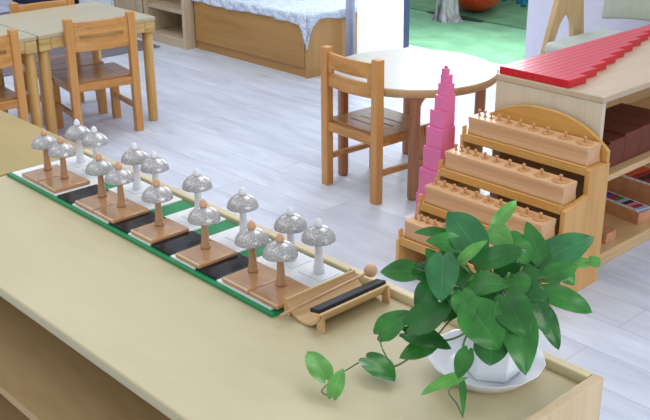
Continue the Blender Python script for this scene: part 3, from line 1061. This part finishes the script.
# ================================================================ cylinder stand
ST = thing('cylinder_stand', 'golden tiered stand with an arched back holding cylinder blocks', 'stand', (-1.705, 2.35, 0))
ox, oy = ST.location.x, ST.location.y
RX0, RX1 = -1.945, -1.460
tiers = [(2.455, 0.400), (2.342, 0.307), (2.247, 0.213), (2.155, 0.118)]   # front y, shelf top z
side = [(2.548, 0), (2.548, 0.400), (2.440, 0.400), (2.440, 0.320), (2.328, 0.300), (2.326, 0.225), (2.232, 0.205), (2.230, 0.130), (2.138, 0.112), (2.136, 0)]
for x0, x1 in ((RX0 - 0.012, RX0), (RX1 - 0.018, RX1)):
    b = MB(); b.prism([(y - oy, z) for y, z in side], 'X', x0 - ox, x1 - ox)
    b.build('side_panel', 'stand_z', ST, bevel=0.002)
X0, X1 = RX0 + 0.0005, RX1 - 0.0185
for i, (y, z) in enumerate(tiers):
    b = MB()
    b.box(X0 - ox, X1 - ox, y - 0.014 - oy, y + 0.080 - oy, z - 0.012, z)
    b.box(X0 - ox, X1 - ox, y - 0.014 - oy, y - 0.004 - oy, z - 0.022, z - 0.0115)
    b.box(X0 - ox, X1 - ox, y - 0.014 - oy, y - 0.005 - oy, z, z + 0.005)
    b.build('tier_shelf', 'stand', ST, bevel=0.0015)
    b = MB()
    b.box(RX0 - 0.006 - ox, RX0 + 0.0 - ox, y - 0.014 - oy, y + 0.004 - oy, z + 0.0, z + 0.03)
    b.build('end_stop', 'stand', ST, bevel=0.001)
b = MB()
arc = [(-1.478, 0.30), (-1.478, 0.40)]
arc = []
xa0, xa1 = -1.942, -1.463
n = 28
top = []
for k in range(n + 1):
    u = k / n
    x = xa0 + (xa1 - xa0) * u
    e = 1 - abs(2 * u - 1) ** 2.4
    top.append((x - ox, 0.438 + 0.084 * e))
b.prism([(xa0 - ox, 0.4005)] + top + [(xa1 - ox, 0.4005)], 'Y', 2.534 - oy, 2.548 - oy)
b.build('arched_back', 'stand', ST, bevel=0.002)
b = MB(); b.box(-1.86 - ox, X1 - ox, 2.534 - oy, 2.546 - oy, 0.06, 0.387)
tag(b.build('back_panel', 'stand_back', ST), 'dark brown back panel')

KN = [0, .058, .122, .2, .294, .407, .534, .667, .829, 1]
ordn = ['leftmost', 'second', 'third', 'fourth', 'fifth', 'sixth', 'seventh', 'eighth', 'ninth', 'rightmost']
tn = ['top', 'second', 'third', 'lowest']
for i, (y, z) in enumerate(tiers):
    bx0, bx1 = X0 + 0.004, -1.484
    cx, cy = (bx0 + bx1) / 2, y + 0.0375
    hl, hd, H = (bx1 - bx0) / 2, 0.0365, 0.061
    prof = [(-hd, 0), (-hd - 0.0005, 0.008), (-hd + 0.004, 0.022), (-hd + 0.004, 0.036), (-hd, 0.050), (-hd, H), (hd, H), (hd, 0.050), (hd - 0.004, 0.036), (hd - 0.004, 0.022), (hd, 0.008), (hd, 0)]
    b = MB(); b.prism(prof, 'X', -hl, hl)
    blk = b.build('cylinder_block', 'block', loc=(cx, cy, z + 0.0002), bevel=0.003, seg=3)
    tag(blk, ['long beech cylinder block on the top tier under the arch', 'long beech cylinder block on the second tier from the top', 'long beech cylinder block on the third tier, behind the leaves', 'long beech cylinder block on the lowest tier, mostly hidden'][i], 'cylinder block', 'cylinder blocks on the stand')
    for k, u in enumerate(KN):
        r = 0.0062 + 0.0205 * u
        px = bx0 + 0.018 + (bx1 - bx0 - 0.018 - 0.036) * u
        if i == 2:
            r = 0.013 + 0.012 * u
            px = bx0 + 0.018 + (bx1 - bx0 - 0.05) * (k / 9) ** 1.1
        c = thing('knobbed_cylinder', '%s knobbed cylinder from the left in the %s cylinder block' % (ordn[k], tn[i]) if 0 < k < 9 else '%s knobbed cylinder in the %s cylinder block' % (ordn[k], tn[i]), 'cylinder', (px, cy, z + 0.0002 + H), group='knobbed cylinders in the blocks')
        b = MB(); b.lathe([(r * 0.96, 0.0002), (r, 0.0012), (r * 0.97, 0.0022)], 20)
        b.build('disc', 'disc', c)
        b = MB(); b.lathe([(0.0036, 0.0022), (0.0026, 0.0065), (0.0028, 0.010), (0.0052, 0.0125), (0.0062, 0.0160), (0.0050, 0.0195), (0.0018, 0.0215)], 14)
        b.build('knob', 'knob', c)

# ================================================================ pink tower
b = MB(); b.box(-0.10, 0.09, -0.11, 0.11, 0, 0.06)
tag(b.build('tower_plinth', 'white', loc=(-2.055, 2.500, 0), bevel=0.003), 'low white box under the pink tower beside the stand', 'plinth')
shift = [6.5, 6.2, 7.4, 7.5, 6.7, 4.6, 3.7, 3.3, 2.0, 1.7]
z = 0.0602
nm = ['tiny topmost', 'second smallest', 'third smallest', 'fourth smallest', 'fifth smallest', 'sixth smallest', 'fourth largest', 'third largest', 'second largest', 'largest bottom']
for n in range(10, 0, -1):
    s = n / 100
    d = shift[n - 1] / 295
    b = MB(); b.box(-s / 2, s / 2, -s / 2, s / 2, 0, s - 0.0002)
    o = b.build('pink_cube', 'pink', loc=(-2.068 + d * 0.68, 2.453 + d * 0.73, z), bevel=0.0012)
    tag(o, '%s cube of the stacked pink tower' % nm[n - 1], 'cube', 'pink tower cubes')
    z += s

# ================================================================ right cabinet
CX0, CX1, CY0, CY1, CHT = -1.915, -1.508, 2.556, 3.95, 0.592
t = thing('low_cabinet', 'pale open cabinet at right carrying the red rods', 'cabinet', ((CX0 + CX1) / 2, (CY0 + CY1) / 2, 0))
ox, oy = t.location.x, t.location.y


def CB(n, mt, x0, x1, y0, y1, z0, z1, bevel=0.003):
    b = MB(); b.box(x0 - ox, x1 - ox, y0 - oy, y1 - oy, z0, z1)
    return b.build(n, mt, t, bevel=bevel)


CB('top', 'cab_top', CX0, CX1, CY0, CY1, CHT - 0.02, CHT)
CB('end_panel', 'cab_panel', CX0 + 0.002, CX1 - 0.002, CY0 + 0.003, CY0 + 0.021, 0, CHT - 0.0205)
CB('end_panel', 'cab_panel', CX0 + 0.002, CX1 - 0.002, CY1 - 0.021, CY1 - 0.003, 0, CHT - 0.0205)
CB('back_panel', 'birch_in', CX0 + 0.003, CX0 + 0.018, CY0 + 0.0215, CY1 - 0.0215, 0.045, CHT - 0.021)
CB('middle_shelf', 'shelf_warm', CX0 + 0.019, CX1 - 0.003, CY0 + 0.0215, CY1 - 0.0215, 0.300, 0.322)
CB('bottom_shelf', 'shelf_warm', CX0 + 0.019, CX1 - 0.003, CY0 + 0.0215, CY1 - 0.0215, 0.022, 0.045)
CB('plinth', 'shelf_warm', CX0 + 0.03, CX1 - 0.004, CY0 + 0.0215, CY1 - 0.0215, 0, 0.0215)

for k in range(10):
    L = 0.1 * (k + 1)
    w = 0.0266
    x = -1.640 - w * (k + 0.5)
    b = MB(); b.box(-w / 2 + 0.0002, w / 2 - 0.0002, 0, L, 0, 0.025)
    o = b.build('red_rod', 'red', loc=(x, 2.564, CHT + 0.0003), bevel=0.0012)
    lab = ['shortest', 'second shortest', 'third shortest', 'fourth shortest', 'fifth shortest', 'fifth longest', 'fourth longest', 'third longest', 'second longest', 'longest'][k]
    tag(o, '%s red rod lying in the stair on the pale cabinet' % lab, 'rod', 'red rods on the cabinet')

y = 2.60
for k, s in enumerate((0.082, 0.09, 0.098, 0.1, 0.1)):
    b = MB(); b.box(-0.2, 0, 0, s, 0, s * (1.0))
    o = b.build('brown_prism', 'brown_lac', loc=(-1.545, y, 0.3225), bevel=0.0015)
    tag(o, 'dark brown block on the middle cabinet shelf, %s' % ['nearest the end panel', 'second from the end panel', 'third from the end panel', 'fourth from the end panel', 'farthest right'][k], 'block', 'brown blocks on the middle shelf')
    y += s + 0.0015


def tablet_box(x, y, z, rz, Lx, Wy, H, cols, label, name='tablet_box'):
    t = thing(name, label, 'box', (x, y, z), rz)
    b = MB()
    th = 0.006
    b.box(-Lx, 0, 0, Wy, 0, th)
    b.box(-Lx, 0, 0, th, th, H).box(-Lx, 0, Wy - th, Wy, th, H)
    b.box(-Lx, -Lx + th, th, Wy - th, th, H).box(-th, 0, th, Wy - th, th, H)
    b.build('tray', 'knob', t, bevel=0.001)
    n = len(cols)
    w = (Lx - 2 * th - 0.004) / n
    for k, c in enumerate(cols):
        xx = -Lx + th + 0.002 + k * w
        o = MB().box(xx, xx + w * 0.86, th + 0.004, Wy - th - 0.004, th, H + 0.006).build('tablet', 't_' + c, t, bevel=0.0008)
        MB().box(xx, xx + w * 0.86, th + 0.0005, th + 0.0038, th, H + 0.007).build('edge_strip', 'white', o)
        MB().box(xx, xx + w * 0.86, Wy - th - 0.0038, Wy - th - 0.0005, th, H + 0.007).build('edge_strip', 'white', o)
    return t


tablet_box(-1.556, 2.946, 0.0455, math.radians(-9), 0.25, 0.075, 0.044, ['black_t', 'teal_t', 'purple_t', 'blue_t', 'crimson', 'green_t', 'paleblue', 'black_t', 'pinkt', 'crimson', 'paleblue'], 'wooden box of mixed colour tablets on the cabinet bottom shelf')
tablet_box(-1.548, 3.068, 0.0455, math.radians(-6), 0.26, 0.16, 0.10, ['yellow', 'yellow', 'orange_t', 'orange_t', 'crimson', 'black_t', 'crimson', 'green_t', 'blue_t'], 'taller wooden box with yellow and orange tablets behind another')
b = MB(); b.box(-0.06, 0, -0.06, 0, 0, 0.035).box(-0.045, -0.015, -0.045, -0.015, 0.035, 0.038)
tag(b.build('small_box', 'knob', loc=(-1.545, 2.785, 0.0455), bevel=0.002), 'small plain wooden box at the near end of the bottom shelf', 'box')

# ================================================================ cushioned armchair behind the cabinet
t = thing('armchair', 'pale cushioned wooden armchair behind the red rods', 'armchair', (-2.28, 3.95, 0))
b = MB(); b.box(-0.255, 0.27, -0.23, 0.24, 0.355, 0.415)
b.build('seat_cushion', 'cushion', t, bevel=0.028, seg=5)
b = MB()
def backfn(u, v):
    x = -0.27 + 0.56 * u
    return (x, 0.265 + 0.05 * (v) + 0.02 * (2 * u - 1) ** 2, 0.475 + 0.32 * v - 0.03 * (2 * u - 1) ** 2 * (1 - v))
b.grid([k / 10 for k in range(11)], [k / 6 for k in range(7)], backfn)
b.build('backrest', 'cushion_back', t, solid=0.045, bevel=0.012)
for sx in (-1, 1):
    x = sx * 0.285 - (0.0 if sx < 0 else -0.01)
    b = MB(); b.prism([(-0.27, 0.0), (-0.225, 0.0), (-0.125, 0.36), (-0.075, 0.47), (-0.04, 0.505), (0.0, 0.505), (0.03, 0.46), (0.05, 0.36), (0.16, 0.0), (0.205, 0.0), (0.13, 0.42), (0.09, 0.66), (-0.08, 0.66), (-0.18, 0.36)], 'X', x - 0.014, x + 0.014)
    b.build('leg_frame', 'ash', t, bevel=0.006)
b = MB(); b.box(-0.271, 0.281, -0.17, -0.14, 0.325, 0.354).box(-0.271, 0.281, 0.03, 0.06, 0.325, 0.354)
b.build('seat_rail', 'ash', t, bevel=0.003)

# ================================================================ oak bench with cloth
BX0, BX1, BY0, BY1, BH = -5.035, -3.982, 3.585, 4.12, 0.345
t = thing('oak_bench', 'long oak box bench under a printed cloth at the back', 'bench', ((BX0 + BX1) / 2, (BY0 + BY1) / 2, 0))
ox, oy = t.location.x, t.location.y
b = MB(); b.box(BX0 - ox, BX1 - 0.018 - ox, BY0 + 0.012 - oy, BY1 - oy, 0, BH)
b.build('carcass', 'bench', t, bevel=0.002)
b = MB(); b.box(BX0 + 0.012 - ox, BX1 - 0.022 - ox, BY0 - oy, BY0 + 0.0118 - oy, 0.055, BH - 0.03)
b.build('front_panel', 'bench', t, bevel=0.002)
b = MB(); b.box(BX1 - 0.018 - ox, BX1 - ox, BY0 - oy, BY1 - oy, 0, BH)
b.build('side_panel', 'bench_z', t, bevel=0.002)
# cloth: top sheet with hanging front and side, corner drooping
b = MB()
nx, ny = 48, 26
xs = [BX0 - 0.004 + (BX1 + 0.012 - BX0 + 0.004) * k / nx for k in range(nx + 1)]


def front_drop(x):
    return 0.046 + 0.005 * math.sin(x * 9) + 0.002 * math.sin(x * 31) + 0.13 * math.exp(-((x - (BX1 + 0.01)) / 0.035) ** 2)


rows = []
for x in xs:
    dr = front_drop(x)
    col = []
    yf = BY0 - 0.009 - 0.004 * math.sin(x * 40)
    for k in range(6):
        col.append((x, yf - 0.006 * math.sin(x * 55 + k), BH + 0.004 - dr * (5 - k) / 5))
    for k in range(1, 13):
        col.append((x, BY0 - 0.004 + (BY1 - BY0 + 0.004) * k / 12, BH + 0.006 + 0.003 * math.sin(x * 14 + k)))
    rows.append(col)
# side fall
last = rows[-1]
for s in range(1, 7):
    col = []
    for j, p in enumerate(last):
        yy = p[1]
        d = 0.032 + 0.010 * math.sin(yy * 20) + 0.115 * math.exp(-((yy - (BY0 - 0.01)) / 0.045) ** 2)
        zt = min(p[2], BH + 0.004)
        col.append((BX1 + 0.013 + 0.005 * math.sin(yy * 50 + s), yy, zt - (d if j >= 5 else max(0.0, d - (BH + 0.004 - p[2]))) * s / 6))
    rows.append(col)
V = [[b.bm.verts.new(p) for p in col] for col in rows]
for i in range(len(V) - 1):
    for j in range(len(V[0]) - 1):
        f = b.bm.faces.new((V[i][j], V[i + 1][j], V[i + 1][j + 1], V[i][j + 1]))
        f.smooth = True
o = b.build('bench_cloth', 'cloth', solid=0.003)
tag(o, 'pale blue printed cloth draped over the oak bench, corner hanging', 'cloth')

# ================================================================ greyed oak open shelf
GX0, GX1, GY0, GY1 = -5.86, -5.045, 3.52, 3.92
t = thing('open_shelf', 'greyed oak open shelf unit left of the oak bench', 'shelf', ((GX0 + GX1) / 2, (GY0 + GY1) / 2, 0))
ox, oy = t.location.x, t.location.y


def GB(n, mt, x0, x1, y0, y1, z0, z1):
    b = MB(); b.box(x0 - ox, x1 - ox, y0 - oy, y1 - oy, z0, z1)
    return b.build(n, mt, t, bevel=0.002)


GB('side_panel', 'grey_wood_z', GX1 - 0.026, GX1, GY0, GY1, 0, 0.62)
GB('side_panel', 'grey_wood_z', GX0, GX0 + 0.045, GY0, GY1, 0, 0.62)
GB('divider', 'grey_wood_z', -5.50, -5.455, GY0, GY1 - 0.02, 0.0605, 0.595)
GB('plinth', 'grey_wood', GX0 + 0.046, GX1 - 0.027, GY0 + 0.005, GY1 - 0.02, 0, 0.06)
GB('back_panel', 'grey_wood', GX0 + 0.046, GX1 - 0.027, GY1 - 0.018, GY1, 0, 0.595)
GB('shelf_board', 'grey_wood', -5.454, GX1 - 0.027, GY0 + 0.01, GY1 - 0.02, 0.215, 0.24)
GB('shelf_board', 'grey_wood', GX0 + 0.046, -5.501, GY0 + 0.01, GY1 - 0.02, 0.215, 0.24)
GB('door', 'grey_wood_z', GX0 + 0.047, -5.502, GY0 - 0.015, GY0 - 0.001, 0.0, 0.59)
GB('top', 'grey_wood', GX0 + 0.046, GX1 - 0.027, GY0, GY1, 0.596, 0.62)
b = MB(); b.lathe([(0.05, 0), (0.055, 0.01), (0.055, 0.07), (0.048, 0.075)], 24)
b.lathe([(0.048, 0.075), (0.03, 0.082), (0.01, 0.083)], 24)
tag(b.build('black_pot', 'black', loc=(-5.20, 3.72, 0.2405)), 'black round container on the greyed oak shelf', 'container')

b = MB(); b.box(-7.0, -5.225, 2.35, 3.45, 0.0, 0.008)
tag(b.build('rug', 'rug', bevel=0.003), 'flat mauve grey rug on the floor beyond the left table', 'rug')

b = MB(); b.box(-0.28, 0.28, -0.2, 0.2, 0, 0.16)
tag(b.build('floor_cushion', 'navy', loc=(-7.15, 3.75, 0), rz=0.3, bevel=0.05, seg=4), 'dark navy floor cushion at the far upper left', 'cushion')
b = MB(); b.box(-0.2, 0.2, -0.15, 0.15, 0, 0.3).box(-0.21, 0.21, -0.16, 0.16, 0.3, 0.32)
tag(b.build('storage_box', 'white', loc=(-6.62, 3.95, 0), rz=0.1, bevel=0.006), 'white lidded box standing beyond the left table', 'box')

# ================================================================ yard: tree, slide, toys
b = MB()
seg, rings = 28, []
for z, r in [(-0.01, 0.105), (0.015, 0.095), (0.05, 0.080), (0.12, 0.073), (0.35, 0.07), (0.8, 0.067), (1.6, 0.062), (2.6, 0.055)]:
    ring = []
    for k in range(seg):
        a = 2 * math.pi * k / seg
        fl = 1 + 0.16 * math.sin(5 * a + 1) * max(0.25, 1 - z * 3) + 0.06 * math.sin(9 * a + 3 * z)
        ring.append(b.bm.verts.new((r * fl * math.cos(a) - 0.02 * z, r * fl * math.sin(a), z)))
    rings.append(ring)
for A, B_ in zip(rings, rings[1:]):
    for k in range(seg):
        b.bm.faces.new((A[k], A[(k + 1) % seg], B_[(k + 1) % seg], B_[k])).smooth = True
b.bm.faces.new(rings[-1])
tag(b.build('tree_trunk', 'bark', loc=(-4.505, 5.41, 0)), 'pale rough tree trunk growing out of the green turf', 'tree')
b = MB()
pts = [(0.26 * math.cos(2 * math.pi * k / 30) * (1 + 0.08 * math.sin(3 * k)), 0.055 * math.sin(2 * math.pi * k / 30)) for k in range(30)]
b.prism(pts, 'Z', -0.001, 0.002)
struct(b.build('ground_cutout', 'seam', loc=(-4.53, 5.53, 0)))

t = thing('play_boat', 'orange plastic play boat lying on the turf beyond the tree', 'toy', (-4.61, 5.86, 0), math.radians(-50))
b = MB()
NU, NV = 24, 10
def hull(u, v):
    x = -0.40 + 0.80 * u
    w = 0.21 * (1 - abs(2 * u - 1) ** 2.6) ** 0.6 if 0 < u < 1 else 0.0
    a = math.pi * v
    return (x, -w * math.cos(a), 0.20 - (0.20 * (1 - 0.55 * abs(2 * u - 1) ** 2.5)) * math.sin(a) + 0.06 * abs(2 * u - 1) ** 2)
b.grid([k / NU for k in range(NU + 1)], [k / NV for k in range(NV + 1)], hull)
b.build('hull', 'orange', t, solid=0.012)
b = MB()
path = []
for k in range(41):
    a = 2 * math.pi * k / 40
    x = 0.38 * math.cos(a)
    u = (x + 0.40) / 0.80
    path.append((x, 0.205 * math.sin(a), 0.215 + 0.06 * abs(2 * u - 1) ** 2))
b.tube(path, 0.028, seg=10)
b.build('rim', 'orange_pale', t)


def stool(x, y, top, mat, label):
    t = thing('play_stool', label, 'stool', (x, y, 0), group='plastic play stools in the yard')
    b = MB(); b.lathe([(0.095, 0.24), (0.10, 0.25), (0.10, 0.27), (0.09, 0.28)], 20)
    b.build('seat', mat, t)
    for k in range(4):
        a = math.pi / 4 + k * math.pi / 2
        b = MB(); b.tube([(0.07 * math.cos(a), 0.07 * math.sin(a), 0.245), (0.10 * math.cos(a), 0.10 * math.sin(a), 0.0)], 0.022)
        b.build('leg', mat, t)


stool(-4.60, 6.36, 0.3, 'blue', 'bright blue play stool beside a second one, left of the pair')
stool(-4.36, 6.28, 0.3, 'blue', 'bright blue play stool nearest the white door edge')
b = MB(); b.box(-0.09, 0.09, -0.08, 0.08, 0, 0.20).box(-0.1, 0.1, -0.09, 0.09, 0.20, 0.225)
tag(b.build('toy_crate', 'deepblue', loc=(-4.66, 6.75, 0), bevel=0.01), 'deep blue plastic crate behind the bright blue play stools', 'crate')
b = MB(); b.box(-0.10, 0.10, -0.08, 0.08, 0, 0.2)
tag(b.build('toy_bin', 'wall', loc=(-4.80, 6.42, 0), bevel=0.02), 'pale grey bin between the orange boat and blue stools', 'bin')
